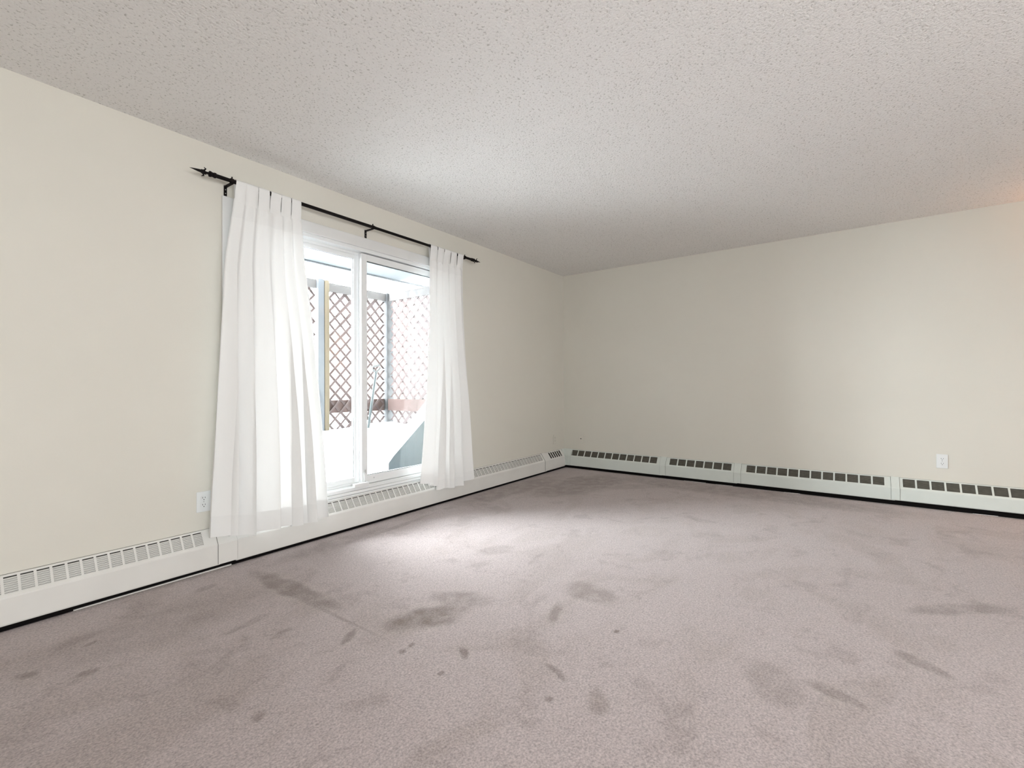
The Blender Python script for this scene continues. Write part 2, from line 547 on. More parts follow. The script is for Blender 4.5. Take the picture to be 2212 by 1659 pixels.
# left sash (outer track)
bm = BM(); rect_frame(bm, -3.864, -2.985, 0.318, 2.06, 0.070, 0.104, 0.055, 0.052, 0.045, 0.045)
sash = bevel(obj('outer_sash', bm, M['white'], door), 0.002)
bm = BM(); rect_frame(bm, -3.812, -3.034, 0.361, 2.017, 0.080, 0.0835, 0.005, 0.005, 0.004, 0.004)
obj('gasket', bm, M['gasket'], sash)
bm = BM(); box(bm, -3.81, -3.036, 0.085, 0.089, 0.362, 2.016)
obj('glass_pane', bm, M['glass'], sash)
# right sash (inner track)
bm = BM(); rect_frame(bm, -3.008, -2.117, 0.312, 2.058, 0.018, 0.058, 0.050, 0.055, 0.062, 0.050)
sash = bevel(obj('inner_sash', bm, M['white'], door), 0.002)
bm = BM()
box(bm, -2.958, -2.172, 0.026, 0.030, 2.000, 2.008)
box(bm, -2.958, -2.172, 0.026, 0.030, 0.374, 0.378)
obj('gasket', bm, M['gasket'], sash)
bm = BM(); box(bm, -2.96, -2.171, 0.036, 0.040, 0.372, 2.01)
obj('glass_pane', bm, M['glass'], sash)
bm = BM(); tube(bm, [(-2.900, 0.0185, 0.348), (-2.900, 0.0165, 0.348)], 0.0045)
obj('screw', bm, M['screw'], sash)
# foot lock: a bolt at the foot of the inner stile
bm = BM(); box(bm, -2.997, -2.972, 0.004, 0.018, 0.336, 0.395)
box(bm, -3.001, -2.968, 0.0125, 0.018, 0.328, 0.405)
lock = bevel(obj('foot_bolt', bm, M['white'], door), 0.002)
bm = BM(); tube(bm, [(-2.984, -0.001, 0.30), (-2.984, 0.011, 0.300), (-2.984, 0.011, 0.42)], 0.0045, 10)
obj('bolt_pin', bm, M['screw'], lock)
bm = BM()
box(bm, -3.103, -2.978, -0.030, 0.0, 0.3075, 0.334)
bevel(obj('track_stop', bm, M['white'], door), 0.003)

# ------------------------------------------------------------------ curtain rod
rod = empty('curtain_rod', (-2.99, -0.09, 2.236), 'black wrought-iron curtain rod with spear finials above the patio door', 'curtain rod')
RY, RZ = -0.09, 2.236
bm = BM()
tube(bm, [(-3.97, RY, RZ), (-2.96, RY, RZ)], 0.0115, 16)
tube(bm, [(-2.97, RY, RZ), (-1.945, RY, RZ)], 0.0105, 16)
obj('rod', bm, M['iron'], rod, smooth=False)


def finial(x, sgn, long):
    bm = BM()
    if long:
        prof = [(0.0, 0.0105), (0.075, 0.0115), (0.078, 0.015), (0.086, 0.015), (0.088, 0.0125), (0.100, 0.0135), (0.103, 0.016), (0.110, 0.016), (0.113, 0.0075), (0.125, 0.0065), (0.135, 0.010), (0.150, 0.0085), (0.165, 0.007), (0.205, 0.0006)]
        k = 0.137
    else:
        prof = [(0.0, 0.009), (0.004, 0.0075), (0.020, 0.006), (0.030, 0.006), (0.037, 0.0125), (0.044, 0.014), (0.051, 0.012), (0.058, 0.0055), (0.078, 0.005), (0.090, 0.0006)]
        k = 0.018
    tube(bm, [(x + sgn * a, RY, RZ) for a, r in prof], [r for a, r in prof], 14)
    if long:
        for q in range(4):  # curled barbs behind the spear head
            t = math.pi / 4 + q * math.pi / 2
            e = Vector((0, math.cos(t), math.sin(t)))
            b = Vector((x + sgn * k, RY, RZ))
            tube(bm, [b + Vector((sgn * 0.022, 0, 0)), b + e * 0.010, b + e * 0.020 - Vector((sgn * 0.004, 0, 0)), b + e * 0.027 - Vector((-sgn * 0.006, 0, 0))], [0.004, 0.005, 0.004, 0.0012], 8)
    return obj('finial', bm, M['iron'], rod, smooth=False)


finial(-3.965, -1, True)
finial(-1.95, 1, True)


def bracket(x, w=0.016):
    bm = BM()
    box(bm, x - w / 2, x + w / 2, -0.005, 0.0, 2.172, 2.232)
    # arm rises from the plate to the rod, ends in a cup
    hexa(bm, [(x - w / 2, -0.005, 2.222), (x + w / 2, -0.005, 2.222), (x + w / 2, -0.005, 2.229), (x - w / 2, -0.005, 2.229),
              (x - w / 2, RY, 2.2205), (x + w / 2, RY, 2.2205), (x + w / 2, RY, 2.2255), (x - w / 2, RY, 2.2255)])
    tube(bm, [(x - w / 2, RY, RZ), (x + w / 2, RY, RZ)], 0.0145, 14)
    tube(bm, [(x, RY, RZ + 0.012), (x, RY, RZ + 0.024)], 0.004, 8)
    b = obj('bracket', bm, M['iron'], rod)
    for z in (2.186, 2.208):
        bm = BM(); tube(bm, [(x, -0.0052, z), (x, -0.0066, z)], 0.003, 10)
        obj('screw', bm, M['screw'], b)


bracket(-3.958)
bracket(-2.985)
bracket(-1.968)


# ------------------------------------------------------------------ curtains
def smooth01(t):
    t = max(0.0, min(1.0, t))
    return t * t * (3 - 2 * t)


def interp(tab, z):
    for (z0, v0), (z1, v1) in zip(tab, tab[1:]):
        if z <= z0 and z >= z1:
            return v0 + (v1 - v0) * (z0 - z) / (z0 - z1)
    return tab[-1][1] if z < tab[-1][0] else tab[0][1]


def curtain(left, right, folds, hem, zt, header, hemh, label, seed, ntab, tabw, amp):
    xm = (left[0][1] + right[0][1]) / 2
    root = empty('curtain', (xm, RY, 0.0), label, 'curtain', 'white tab-top curtains on the black rod')
    NU, NV = 420, 76

    def P(u, v):
        hz = interp([(-k, z) for k, z in hem], -u)
        z = zt + (hz - zt) * v
        x0, x1 = interp(left, z), interp(right, z)
        # S-folds: the cloth doubles back on itself, uneven in width
        K, ph = folds
        wv = smooth01(v * 1.15)
        uu = u + 0.030 * math.sin(5.1 * u + seed) * u * (1 - u) * 4 + 0.018 * math.sin(13.0 * u + 2.2 * seed) * u * (1 - u) * 4
        phi = 2 * math.pi * K * uu + ph + 0.5 * math.sin(2.0 * v + seed + 4 * u)
        beta = (0.25 + 1.75 * wv) * (1 + 0.35 * math.sin(9 * u + seed)) * min(1.0, 10 * u, 10 * (1 - u))
        x = x0 + (x1 - x0) * (u - beta / (2 * math.pi * K) * math.sin(phi))
        a = amp[0] + (amp[1] - amp[0]) * wv
        y = -a * (math.cos(phi + 0.9))
        y += 0.006 * noise.noise(Vector((u * 9 + seed, v * 2.2, 0))) + 0.003 * noise.noise(Vector((u * 22 + seed, v * 5, 3)))
        base = RY - 0.026 * smooth01(v * 1.2) - 0.004
        y = base + y
        lim = -0.0125
        if z < 0.30:
            lim = -0.072
        elif z < 0.6:
            lim = -0.0125 - 0.0595 * (0.6 - z) / 0.30
        if z > 2.10:
            y = RY + (y - RY) * 0.35
        y = min(y, lim)
        return Vector((x, y, z))

    def patch(name, v0, v1, material, off, parent):
        bm = BM()
        n = max(3, int(NV * (v1 - v0)) + 2)
        G = [[bm.verts.new(P(i / NU, v0 + (v1 - v0) * j / (n - 1)) + Vector((0, -off, 0))) for i in range(NU + 1)] for j in range(n)]
        for j in range(n - 1):
            for i in range(NU):
                bm.faces.new((G[j][i], G[j][i + 1], G[j + 1][i + 1], G[j + 1][i]))
        return obj(name, bm, material, parent, smooth=True)

    vh = header / (zt - 0.2)
    vb = 1 - hemh / (zt - 0.2)
    pan = patch('panel', vh, vb, M['cloth'], 0.0, root)
    patch('header_band', 0.0, vh, M['cloth2'], 0.0, root)
    patch('hem', vb, 1.0, M['cloth2'], 0.0, root)
    # tabs loop up over the rod and down behind it
    for k in range(ntab):
        u0 = (k + 0.5) / ntab - tabw / 2
        u1 = u0 + tabw
        u0 += 0.006 * math.sin(k * 3.7 + seed)
        u1 += 0.006 * math.sin(k * 5.1 + 2 * seed)
        u0, u1 = max(0.0, u0), min(1.0, u1)
        bm = BM()
        prof = []
        r = 0.0150
        rows = []
        nS = 6
        for i in range(nS + 1):
            u = u0 + (u1 - u0) * i / nS
            b = P(u, 0.0)
            bulge = 0.004 * math.sin(math.pi * i / nS)
            sk = 0.004 * math.sin(k * 2.1 + seed)
            col = [b + Vector((0, 0, -0.02))]
            col.append(Vector((b.x, (b.y + RY - r) / 2 - bulge, zt + (RZ - zt) * 0.5)))
            for t in range(0, 181, 30):
                a = math.radians(t)
                col.append(Vector((b.x + sk, RY - (r + bulge * 0.4) * math.cos(a), RZ + (r + 0.001) * math.sin(a))))
            col.append(Vector((b.x + sk / 2, RY + r * 0.8, zt + (RZ - zt) * 0.5)))
            col.append(Vector((b.x, min(-0.012, b.y + 0.003), zt - 0.02)))
            rows.append([bm.verts.new(c) for c in col])
        for i in range(nS):
            for j in range(len(rows[0]) - 1):
                bm.faces.new((rows[i][j], rows[i + 1][j], rows[i + 1][j + 1], rows[i][j + 1]))
        obj('tab', bm, M['cloth2'], root, smooth=True)
    return root


curtain([(2.14, -3.948), (1.77, -4.0), (1.14, -4.035), (0.5, -4.072), (0.15, -4.088)],
        [(2.14, -3.545), (1.88, -3.53), (1.46, -3.475), (0.85, -3.42), (0.2, -3.368)],
        (6.0, 0.4),
        [(0.0, 0.225), (0.08, 0.215), (0.17, 0.212), (0.23, 0.196), (0.30, 0.182), (0.45, 0.190), (0.6, 0.183), (0.75, 0.168), (0.88, 0.178), (1.0, 0.194)],
        2.14, 0.11, 0.115, 'wider white tab-top curtain panel, left of the sliding door glass', 1.3, 6, 0.156, (0.010, 0.028))
curtain([(2.14, -2.405), (1.57, -2.417), (0.99, -2.457), (0.53, -2.5), (0.15, -2.54)],
        [(2.14, -1.995), (1.62, -1.982), (0.98, -1.936), (0.46, -1.901), (0.15, -1.868)],
        (5.0, 2.0),
        [(0.0, 0.248), (0.15, 0.235), (0.24, 0.206), (0.34, 0.167), (0.5, 0.160), (0.67, 0.155), (0.8, 0.181), (0.93, 0.199), (1.0, 0.205)],
        2.14, 0.09, 0.08, 'narrower white tab-top curtain panel, on the side near the room corner', 4.1, 5, 0.187, (0.010, 0.028))


# ------------------------------------------------------------------ baseboard heaters
def LW(s, d, z):   # along the window wall: s = x, d = distance off the wall
    return (s, -d, z)


def RW(s, d, z):   # along the right wall: s = -y
    return (-d, -s, z)


D0, Z0 = 0.010, 0.2465       # start of the slope at the wall
D1, Z1 = 0.061, 0.1720       # end of the slope


def slope(t, off=0.0):
    d = D0 + (D1 - D0) * t
    z = Z0 + (Z1 - Z0) * t
    nx, nz = (Z0 - Z1), (D1 - D0)
    l = math.hypot(nx, nz)
    return d + nx / l * off, z + nz / l * off


def quad_bar(bm, fn, s0, s1, t0, t1, th, lift=0.0):
    a = slope(t0, lift); b = slope(t1, lift); c = slope(t1, lift - th); e = slope(t0, lift - th)
    prism(bm, [a, b, c, e], s0, s1, fn)


def heater(fn, s0, s1, squares, sw, label, enamel, zb, slats=8, group=None, thin=1.0):
    a, b = min(s0, s1), max(s0, s1)
    root = empty('baseboard_heater', fn((a + b) / 2, 0.03, 0.0), label, 'heater', group)
    # cover: lip at the wall, dividers, front panel with a returned foot
    bm = BM()
    prism(bm, [(0.0015, 0.2465), (D0, 0.2465), slope(0.0), slope(0.10), slope(0.10, -0.0015), (D0, 0.243), (0.0015, 0.243)], a, b, fn)
    prism(bm, [slope(0.93), slope(1.0), (0.065, 0.166), (0.066, 0.160), (0.066, zb + 0.006), (0.063, zb), (0.050, zb), (0.050, zb + 0.002), (0.062, zb + 0.002), (0.0645, zb + 0.008), (0.0645, 0.160), slope(1.0, -0.0018), slope(0.93, -0.0018)], a, b, fn)
    sq = sorted(squares)
    cur = a
    for s in sq:
        quad_bar(bm, fn, cur, s, 0.10, 0.93, 0.0015)
        cur = s + sw
    quad_bar(bm, fn, cur, b, 0.10, 0.93, 0.0015)
    # end caps
    capprof = [(0.0015, 0.243), (D0, 0.243), slope(0.5, -0.003), slope(1.0, -0.003), (0.062, 0.160), (0.062, zb + 0.003), (0.0015, zb + 0.003)]
    for e0, e1 in ((a, a + 0.0015), (b - 0.0015, b)):
        prism(bm, capprof, e0, e1, fn)
    obj('cover', bm, enamel, root)
    # louvres
    if slats:
        bm = BM()
        for s in sq:
            for k in range(slats):
                t = 0.10 + 0.83 * (k + 0.62) / slats
                p = slope(t, -0.0006)
                q = slope(t + 0.026 * thin, -0.0006)
                p2 = slope(t + 0.026 * thin + 0.045, -0.0062)
                p3 = slope(t + 0.026 * thin + 0.020, -0.0066)
                prism(bm, [p, q, p2, p3], s, s + sw, fn)
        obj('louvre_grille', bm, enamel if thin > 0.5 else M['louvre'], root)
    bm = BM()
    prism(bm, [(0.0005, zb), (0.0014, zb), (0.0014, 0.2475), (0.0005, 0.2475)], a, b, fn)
    obj('back_plate', bm, M['fin'], root)  # dark edge raised past the lip to draw the shade line at the wall
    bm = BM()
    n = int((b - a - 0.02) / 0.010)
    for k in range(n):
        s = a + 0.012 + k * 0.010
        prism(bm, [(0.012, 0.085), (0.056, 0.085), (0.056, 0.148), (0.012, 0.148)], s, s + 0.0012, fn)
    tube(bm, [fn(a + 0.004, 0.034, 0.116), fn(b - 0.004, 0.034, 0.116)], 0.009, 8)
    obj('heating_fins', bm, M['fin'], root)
    return root


def joint(fn, s0, s1, label, enamel, zb):
    a, b = min(s0, s1), max(s0, s1)
    root = None
    bm = BM()
    prism(bm, [(0.0015, 0.251), (D0 + 0.001, 0.251), slope(0.0, 0.0045), slope(1.0, 0.0045), (0.0708, 0.162), (0.0708, zb), (0.0685, zb), (0.0685, 0.161), slope(1.0, 0.0022), slope(0.0, 0.0020), (D0, 0.2490), (0.0015, 0.2490)], a, b, fn)
    root = empty('heater_joint_cover', fn((a + b) / 2, 0.03, 0.0), label, 'joint cover', 'joint covers over the heater seams')
    bevel(obj('cover', bm, enamel, root), 0.0006, 1)
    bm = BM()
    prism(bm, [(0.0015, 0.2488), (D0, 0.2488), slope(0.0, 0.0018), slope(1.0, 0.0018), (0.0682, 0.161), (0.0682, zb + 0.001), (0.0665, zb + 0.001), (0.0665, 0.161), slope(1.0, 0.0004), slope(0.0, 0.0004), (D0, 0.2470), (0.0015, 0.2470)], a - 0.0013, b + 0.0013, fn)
    obj('gap_strip', bm, M['fin'], root)  # dark strip put in as the shade line beside the cover edges
    return root
    o = bevel(obj('heater_joint_cover', bm, enamel, loc=fn((a + b) / 2, 0.03, 0.0)), 0.0006, 1)
    return tag(o, label, 'joint cover', 'joint covers over the heater seams')


hg = 'white baseboard heater sections'
sqA = [-4.837 - 0.0505 * k + 0.0505 * 14 for k in range(0, 46)]
heater(LW, -7.0, -4.012, sqA, 0.041, 'white baseboard heater left of the curtains, cut by the left edge of the photo', M['heater'], 0.046, 8, hg)
sqB = [-3.327 + 0.0528 * k for k in range(-10, 52) if -3.327 + 0.0528 * k + 0.044 < -0.575]
heater(LW, -3.925, -0.52, sqB, 0.044, 'long white baseboard heater running under the sliding door', M['heater'], 0.042, 8, hg)
heater(LW, -0.517, -0.103, [-0.417 + 0.048 * k for k in range(6)], 0.030, 'short white heater piece with narrow dark slots, left of the room corner', M['heater'], 0.045, 0, hg)
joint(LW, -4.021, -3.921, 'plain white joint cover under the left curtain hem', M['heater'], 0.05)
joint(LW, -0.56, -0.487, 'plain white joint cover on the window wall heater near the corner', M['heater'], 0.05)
# right wall
W_ = 0.078
heater(RW, 0.122, 1.262, [0.131 + 0.0904 * k for k in range(12)], W_, 'white heater section beside the room corner, under the coax outlet', M['heater2'], 0.052, 7, hg, 0.12)
heater(RW, 1.265, 2.02, [1.345 + 0.0904 * k for k in range(7)], W_, 'shortest right-wall heater section with seven louvred squares', M['heater2'], 0.054, 7, hg, 0.12)
heater(RW, 2.023, 3.245, [2.105 + 0.0904 * k for k in range(12)], W_, 'middle white heater section on the right wall with twelve louvred squares', M['heater2'], 0.058, 7, hg, 0.12)
heater(RW, 3.248, 5.6, [3.300 + 0.0904 * k for k in range(24)], W_, 'white heater section under the right-wall duplex outlet, cut by the photo edge', M['heater2'], 0.062, 7, hg, 0.12)
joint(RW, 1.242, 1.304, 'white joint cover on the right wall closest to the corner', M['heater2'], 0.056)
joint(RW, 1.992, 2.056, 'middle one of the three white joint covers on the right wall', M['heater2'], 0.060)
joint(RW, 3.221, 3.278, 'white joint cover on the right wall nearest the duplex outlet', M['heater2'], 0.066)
# corner cover: fills the inside corner, with a sloping flank
bm = BM()
prism(bm, [(0.001, 0.052), (0.066, 0.052), (0.066, 0.172), (0.058, 0.187), (0.012, 0.249), (0.001, 0.249)], 0.001, 0.120, RW)
hexa(bm, [(-0.088, -0.001, 0.052), (-0.066, -0.001, 0.052), (-0.066, -0.0655, 0.052), (-0.088, -0.0655, 0.052),
          (-0.088, -0.001, 0.247), (-0.02, -0.001, 0.249), (-0.02, -0.012, 0.249), (-0.088, -0.012, 0.247)])
tag(bevel(obj('heater_corner_cover', bm, M['heater2'], loc=(-0.03, -0.05, 0.0)), 0.001, 1), 'off-white cover joining the two heater runs in the room corner', 'corner cover')

bm = BM(); box(bm, -7.4, -0.03, -0.042, -0.012, 0.001, 0.040)
tag(obj('trim_1', bm, M['black'], loc=(-3.7, -0.03, 0.0)), kind='structure')  # black strip added as the shade under the window-wall heaters
bm = BM(); box(bm, -0.042, -0.012, -6.0, -0.045, 0.001, 0.050)
tag(obj('trim_2', bm, M['black'], loc=(-0.03, -3.0, 0.0)), kind='structure')  # same added strip of shade under the right-wall heaters

# loose bright metal strip lying at the carpet edge under the left heater
bm = BM(); hexa(bm, [(-4.62, -0.050, 0.020), (-3.945, -0.050, 0.020), (-3.945, -0.043, 0.020), (-4.62, -0.043, 0.020), (-4.62, -0.050, 0.0245), (-3.945, -0.050, 0.0265), (-3.945, -0.043, 0.0265), (-4.62, -0.043, 0.0245)])
tag(obj('metal_edge_strip', bm, M['heater'], loc=(-4.3, -0.0465, 0.02)), 'thin pale strip lying on the carpet edge under the left heater', 'strip')
for (y0, y1, x, lab) in [(-1.50, -1.72, -0.050, 'pale sliver under the right-wall heater, closest to the corner'), (-1.82, -1.98, -0.053, 'pale sliver under the shortest right-wall heater section'), (-2.43, -2.56, -0.056, 'pale sliver below the middle right-wall heater section'), (-3.72, -3.86, -0.052, 'pale sliver below the heater under the duplex outlet')]:
    bm = BM()
    hexa(bm, [(x, y0, 0.020), (x - 0.006, y0, 0.020), (x - 0.004, y1, 0.020), (x + 0.002, y1, 0.020), (x, y0, 0.0225), (x - 0.006, y0, 0.0225), (x - 0.004, y1, 0.0235), (x + 0.002, y1, 0.0235)])
    tag(obj('paint_sliver', bm, M['heater'], loc=(x, (y0 + y1) / 2, 0.02)), lab, 'debris', 'pale slivers along the right wall')


# ------------------------------------------------------------------ outlets
def duplex(fn, s, z, label, pm='plate'):
    root = empty('outlet', fn(s, 0.0, z), label, 'outlet', 'duplex wall outlets')
    bm = BM()
    prism(bm, [(s - 0.0355, z - 0.057), (s + 0.0355, z - 0.057), (s + 0.0355, z + 0.057), (s - 0.0355, z + 0.057)], 0.0005, 0.006, lambda d, p, q: fn(p, d, q))
    bevel(obj('wall_plate', bm, M[pm], root), 0.002)
    for dz in (0.0195, -0.0195):
        bm = BM()
        pts = []
        for k in range(24):
            a = 2 * math.pi * k / 24
            pts.append((s + 0.0165 * math.cos(a), z + dz + max(-0.0135, min(0.0135, 0.0165 * math.sin(a)))))
        prism(bm, pts, 0.0055, 0.0078, lambda d, p, q: fn(p, d, q))
        rcp = obj('receptacle', bm, M[pm], root)
        bm = BM()
        for (ox, w, h) in ((-0.0062, 0.0024, 0.0082), (0.0062, 0.0024, 0.0066)):
            prism(bm, [(s + ox - w / 2, z + dz + 0.0035 - h / 2), (s + ox + w / 2, z + dz + 0.0035 - h / 2), (s + ox + w / 2, z + dz + 0.0035 + h / 2), (s + ox - w / 2, z + dz + 0.0035 + h / 2)], 0.0076, 0.0081, lambda d, p, q: fn(p, d, q))
        pts = [(s + 0.0026 * math.cos(2 * math.pi * k / 12), z + dz - 0.0075 + 0.0026 * math.sin(2 * math.pi * k / 12)) for k in range(12)]
        prism(bm, pts, 0.0076, 0.0081, lambda d, p, q: fn(p, d, q))
        obj('slots', bm, M['slot'], rcp)
    bm = BM()
    pts = [(s + 0.0028 * math.cos(2 * math.pi * k / 12), z + 0.0028 * math.sin(2 * math.pi * k / 12)) for k in range(12)]
    prism(bm, pts, 0.0058, 0.0072, lambda d, p, q: fn(p, d, q))
    obj('screw', bm, M['screw'], root)
    return root


duplex(LW, -4.071, 0.4055, 'white duplex outlet on the window wall beside the left curtain')
duplex(RW, 3.551, 0.410, 'white duplex outlet on the right wall above the last heater section')
duplex(LW, -0.235, 0.385, 'cream duplex outlet on the window wall close to the corner', 'wall')
root = empty('coax_outlet', (0, -0.243, 0.386), 'cream cable outlet with one central jack on the right wall near the corner', 'outlet')
bm = BM(); box(bm, -0.006, -0.0005, -0.278, -0.208, 0.329, 0.443)
bevel(obj('wall_plate', bm, M['wall'], root), 0.002)
bm = BM(); tube(bm, [(-0.006, -0.243, 0.386), (-0.014, -0.243, 0.386)], 0.0055, 12)
obj('jack', bm, M['slot'], root)
bm = BM()
for z in (0.425, 0.347):
    bm = BM(); tube(bm, [(-0.006, -0.243, z), (-0.0072, -0.243, z)], 0.003, 8)
    obj('screw', bm, M['screw'], root)

# ------------------------------------------------------------------ wall sconce, just beyond the right edge of the view
sc = empty('wall_sconce', (0, -4.72, 1.62), 'warm shaded wall lamp on the right wall, beyond the photo edge', 'wall lamp')
bm = BM(); tube(bm, [(-0.0005, -4.72, 1.60), (-0.012, -4.72, 1.60)], 0.055, 24)
obj('back_plate', bm, M['iron'], sc)
bm = BM(); tube(bm, [(-0.012, -4.72, 1.60), (-0.11, -4.72, 1.58), (-0.12, -4.72, 1.63)], 0.007, 10)
obj('arm', bm, M['iron'], sc)
bm = BM()
n = 28
ra = [bm.verts.new((-0.12 + 0.10 * math.cos(2 * math.pi * k / n), -4.72 + 0.10 * math.sin(2 * math.pi * k / n), 1.60)) for k in range(n)]
rb = [bm.verts.new((-0.12 + 0.06 * math.cos(2 * math.pi * k / n), -4.72 + 0.06 * math.sin(2 * math.pi * k / n), 1.78)) for k in range(n)]
for k in range(n):
    bm.faces.new((ra[k], ra[(k + 1) % n], rb[(k + 1) % n], rb[k]))
obj('lamp_shade', bm, M['cloth'], sc, smooth=True)
bm = BM()
bmesh.ops.create_uvsphere(bm, u_segments=16, v_segments=10, radius=0.028, matrix=Matrix.Translation((-0.12, -4.72, 1.67)))
bulbm = mat('lit_bulb', (1, 0.7, 0.45), 0.5)
bsdf(bulbm).inputs['Emission Color'].default_value = (1, 0.62, 0.36, 1)
bsdf(bulbm).inputs['Emission Strength'].default_value = 12
obj('bulb', bm, bulbm, sc, smooth=True)
pl = bpy.data.lights.new('sconce_light', 'POINT')
pl.energy = 22
pl.color = (1.0, 0.48, 0.24)
pl.shadow_soft_size = 0.05
plo = bpy.data.objects.new('sconce_light', pl)
C.objects.link(plo)
plo.location = (-0.12, -4.72, 1.72)

# ------------------------------------------------------------------ outside: snow, soffit, lattice screen
bm = BM()
NX, NY = 90, 70
X0, X1, Y0, Y1 = -14.0, 22.0, 0.2, 34.0
G = []
for j in range(NY + 1):
    t = (j / NY) ** 2.2
    y = Y0 + (Y1 - Y0) * t
    row = []
    for i in range(NX + 1):
        s = i / NX * 2 - 1
        x = -2.4 + (abs(s) ** 1.8) * (1 if s > 0 else -1) * (X1 - 0 if s > 0 else 11.6)
        z = 0.20 + 0.33 * smooth01((y - 0.3) / 1.6)
        if y < 3:
            z += 0.05 * smooth01((x + 2.1) / 0.9) * smooth01((y - 0.8) / 0.8)
            z += 0.03 * noise.noise(Vector((x * 1.7, y * 1.7, 2)))
        z += 0.02 * noise.noise(Vector((x * 0.6, y * 0.6, 5)))
        row.append(bm.verts.new((x, y, z)))
    G.append(row)
for j in range(NY):
    for i in range(NX):
        bm.faces.new((G[j][i], G[j][i + 1], G[j + 1][i + 1], G[j + 1][i]))
tag(obj('snow_ground', bm, M['snow'], smooth=True), 'smooth white snow covering the patio and the yard beyond', 'snow', kind='structure')

bm = BM(); box(bm, -7.5, 1.5, 0.2, 1.69, 2.40, 2.43)
sf = obj('balcony_soffit', bm, M['soffit'], loc=(-3, 0.9, 2.40))
tag(sf, 'pale blue-grey balcony underside seen through the top of the door', 'soffit', kind='structure')
bm = BM(); box(bm, -7.5, 1.5, 1.69, 1.73, 2.385, 2.62)
obj('fascia', bm, M['fascia'], sf)

FY = 2.0


def lattice_panel(kind_xy, a, b, z0, z1, label, pitch=0.150, sw=0.046):
    """kind 'x': panel in plane y=FY from x=a..b ; kind 'y': plane x=const from y=a..b"""
    k, cst = kind_xy
    fn = (lambda s, d, z: (s, cst + d, z)) if k == 'x' else (lambda s, d, z: (cst - d, s, z))
    root = empty('lattice_panel', fn((a + b) / 2, 0, z0), label, 'lattice panel', 'brown lattice panels around the patio')
    bm = BM()
    w, h = b - a, z1 - z0
    half = sw / math.sqrt(2)
    for sgn, d0, d1 in ((1, -0.008, -0.001), (-1, 0.001, 0.008)):
        n = int((w + h) / pitch) + 2
        for i in range(-1, n):
            c = i * pitch + 0.03
            # line: s + sgn... clip  s = a + c - (z - z0) (sgn -1) or s = a + c - h + (z-z0)
            pts = []
            if sgn > 0:
                f = lambda z: a + c - h + (z - z0)
                zmin = max(z0, z0 + h - c); zmax = min(z1, z0 + h - c + w)
            else:
                f = lambda z: a + c - (z - z0)
                zmin = max(z0, z0 + c - w); zmax = min(z1, z0 + c)
            if zmax - zmin < 0.03:
                continue
            s0, s1 = f(zmin), f(zmax)
            q = half
            P4 = [(s0 - q, zmin), (s0 + q, zmin), (s1 + q, zmax), (s1 - q, zmax)]
            P4 = [(max(a, min(b, s)), z) for s, z in P4]
            prism(bm, P4, d0, d1, lambda d, p, qq: fn(p, d, qq))
    obj('lattice_slats', bm, M['lattice'], root)
    bm = BM()
    prism(bm, [(a, z1 - 0.10), (b, z1 - 0.10), (b, z1), (a, z1)], -0.022, -0.009, lambda d, p, q: fn(p, d, q))
    prism(bm, [(a, z1 - 0.10), (b, z1 - 0.10), (b, z1), (a, z1)], 0.009, 0.022, lambda d, p, q: fn(p, d, q))
    obj('top_board', bm, M['topboard'], root)
    bm = BM()
    prism(bm, [(a, 0.735), (b, 0.735), (b, 0.885), (a, 0.885)], 0.009, 0.045, lambda d, p, q: fn(p, d, q))
    obj('rail_board', bm, M['rail'], root)
    return root


lattice_panel(('x', FY), -2.045, -1.225, 0.42, 2.27, 'brown lattice panel between the tan post and the grey corner post')
lattice_panel(('x', FY), -3.10, -2.20, 0.42, 2.28, 'brown lattice panel left of the tan post, partly behind the curtain')
lattice_panel(('y', -1.17), 0.30, 1.945, 0.42, 2.27, 'brown lattice panel running back toward the house, seen obliquely on the right')


def post(x0, x1, y0, y1, z0, z1, m, name, label):
    bm = BM(); box(bm, x0, x1, y0, y1, z0, z1)
    return tag(bevel(obj(name, bm, m, loc=((x0 + x1) / 2, (y0 + y1) / 2, z0)), 0.004), label, 'post')


post(-1.222, -1.118, 1.95, 2.055, 0.35, 2.275, M['post'], 'fence_post', 'grey square corner post where the two lattice panels meet')
post(-2.105, -2.05, 1.955, 2.04, 0.35, 2.29, M['tan'], 'fence_post', 'tan pine post beside the pale metal post')
post(-2.19, -2.112, 1.96, 2.04, 0.35, 2.295, M['metalpost'], 'fence_post', 'pale metal post against the tan pine post')

# snow shovel leaning on the lattice
sh = empty('snow_shovel', (-1.66, 1.74, 0.35), 'snow shovel with pale blue handle leaning on the lattice by the corner post', 'shovel')
A = Vector((-1.72, 1.72, 0.38)); B = Vector((-1.435, 1.905, 1.225))
bm = BM(); tube(bm, [A, B], 0.017, 12)
obj('handle', bm, M['shovel'], sh)
bm = BM()
tube(bm, [B, B + Vector((-0.045, 0.0, 0.035)), B + Vector((-0.045, 0.0, 0.075)), B + Vector((0.055, 0.0, 0.095)), B + Vector((0.062, 0.0, 0.055)), B + Vector((0.01, 0, 0.01))], 0.013, 10)
obj('grip', bm, M['grip'], sh)
bm = BM()
K = Vector((-1.73, 1.71, 0.36))
hexa(bm, [K + Vector(v) for v in ((-0.2, -0.06, -0.30), (0.2, -0.06, -0.30), (0.2, -0.045, -0.30), (-0.2, -0.045, -0.30), (-0.19, 0.0, 0.03), (0.19, 0.0, 0.03), (0.19, 0.015, 0.03), (-0.19, 0.015, 0.03))])
obj('blade', bm, M['shovel'], sh)

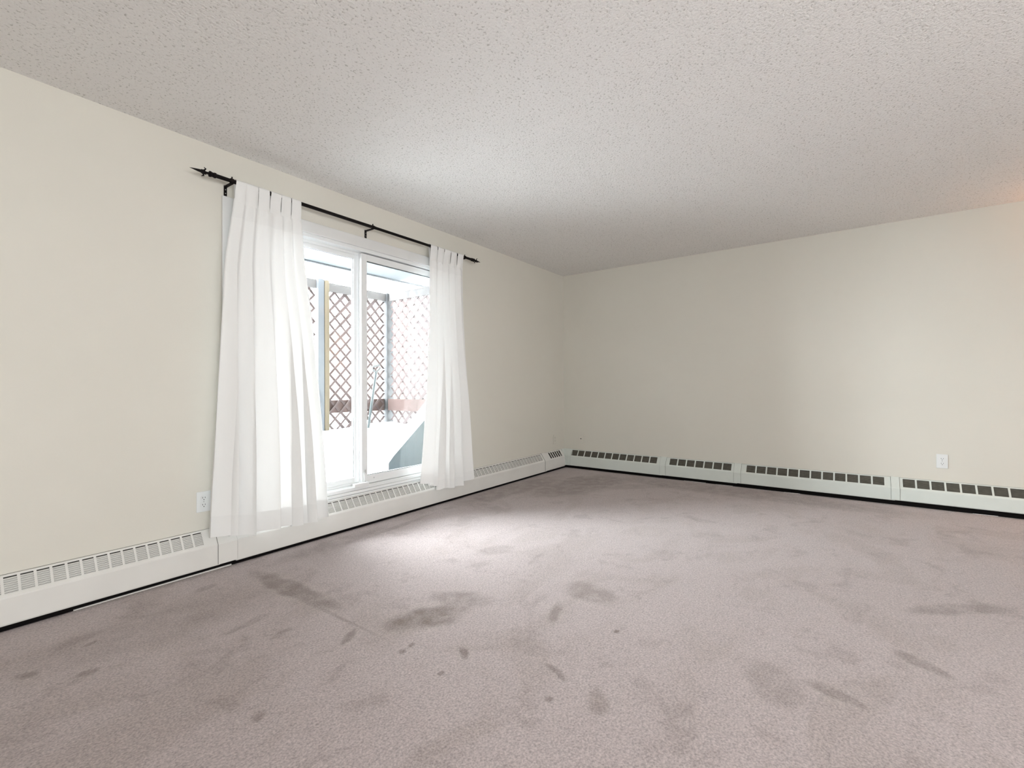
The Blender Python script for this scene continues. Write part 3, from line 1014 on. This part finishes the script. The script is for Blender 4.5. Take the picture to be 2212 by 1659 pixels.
# snow-loaded bin with a sloping lid, outside the right-hand glass
bn = empty('storage_bin', (-1.7, 0.75, 0.2), 'blue-grey storage bin with snow-covered sloping lid outside the right glass', 'bin')
bm = BM()
prism(bm, [(-2.37, 0.15), (-1.30, 0.15), (-1.30, 1.10), (-1.52, 1.06), (-1.873, 0.752), (-2.32, 0.395), (-2.375, 0.345)], 0.5, 0.62, lambda s, p, q: (p, s, q))
obj('body', bm, M['teal'], bn)
bm = BM()
top = [(-2.60, 0.10), (-2.47, 0.31), (-2.36, 0.415), (-1.90, 0.785), (-1.55, 1.11), (-1.29, 1.15), (-1.29, 1.101), (-1.52, 1.061), (-1.873, 0.753), (-2.32, 0.396), (-2.376, 0.340), (-2.38, 0.10)]
prism(bm, top, 0.485, 0.635, lambda s, p, q: (p, s, q))
o = obj('snow_layer', bm, M['snow'], bn)
bevel(o, 0.012, 3)

# beyond the lattice: a parked car and a reddish shed wall
car = empty('parked_car', (2.4, 8.6, 0.5), 'parked silver car seen through the lattice beyond the patio', 'car')
CZ = 0.50
bm = BM()
prof = [(0.25, 0.28), (4.35, 0.28), (4.45, 0.55), (4.40, 0.82), (3.45, 0.92), (2.75, 1.36), (1.35, 1.38), (0.65, 0.98), (0.15, 0.90), (0.12, 0.50)]
prism(bm, [(0.2 + a, CZ + b) for a, b in prof], 7.8, 9.4, lambda s, p, q: (p, s, q))
bevel(obj('body', bm, M['carpaint'], car), 0.06, 3)
bm = BM()
for wpf in ([(1.45, 0.98), (2.10, 0.98), (2.10, 1.30), (1.50, 1.30)], [(2.18, 0.98), (3.15, 0.96), (2.72, 1.28), (2.18, 1.30)], [(0.85, 0.98), (1.37, 0.98), (1.40, 1.29)]):
    prism(bm, [(0.2 + a, CZ + b) for a, b in wpf], 7.785, 7.84, lambda s, p, q: (p, s, q))
obj('side_window', bm, M['carglass'], car)
for wx in (1.0, 3.6):
    bm = BM(); tube(bm, [(0.2 + wx, 7.77, CZ + 0.31), (0.2 + wx, 7.98, CZ + 0.31)], 0.31, 24)
    obj('wheel', bm, M['tire'], car)

sd = empty('garden_shed', (3.0, 6.5, 0.5), 'low reddish-brown shed beyond the right side lattice', 'shed')
bm = BM(); box(bm, 0.40, 5.2, 3.6, 6.2, 0.4, 2.16)
obj('wall', bm, M['brick'], sd)
bm = BM(); box(bm, 0.36, 0.52, 3.55, 3.6, 0.4, 2.16)
obj('corner_board', bm, M['tan'], sd)
bm = BM(); hexa(bm, [(0.3, 3.5, 2.16), (5.3, 3.5, 2.16), (5.3, 6.3, 2.16), (0.3, 6.3, 2.16), (0.3, 3.5, 2.20), (5.3, 3.5, 2.20), (5.3, 6.3, 2.26), (0.3, 6.3, 2.26)])
obj('roof', bm, M['snow'], sd)

ap = empty('apartment_building', (2.0, 14.0, 0.4), 'pale washed-out building beyond the lattice and the parked car', 'building')
bm = BM(); box(bm, -8, 14, 12.0, 15.0, 0.1, 4.2)
obj('wall', bm, M['farwall'], ap)
bm = BM(); prism(bm, [(11.7, 4.20), (15.3, 4.20), (13.5, 5.0)], -8.3, 14.3, lambda q, a, b: (q, a, b))
obj('roof', bm, M['snow'], ap)
for wx in (-6, -2.5, 1.0, 4.5, 8.0, 11.5):
    bm = BM(); box(bm, wx, wx + 1.5, 11.96, 12.0, 1.9, 3.2)
    w = obj('window', bm, M['farframe'], ap)
    bm = BM(); box(bm, wx + 0.08, wx + 0.72, 11.95, 11.962, 1.98, 3.12); box(bm, wx + 0.78, wx + 1.42, 11.95, 11.962, 1.98, 3.12)
    obj('pane', bm, M['farglass'], w)
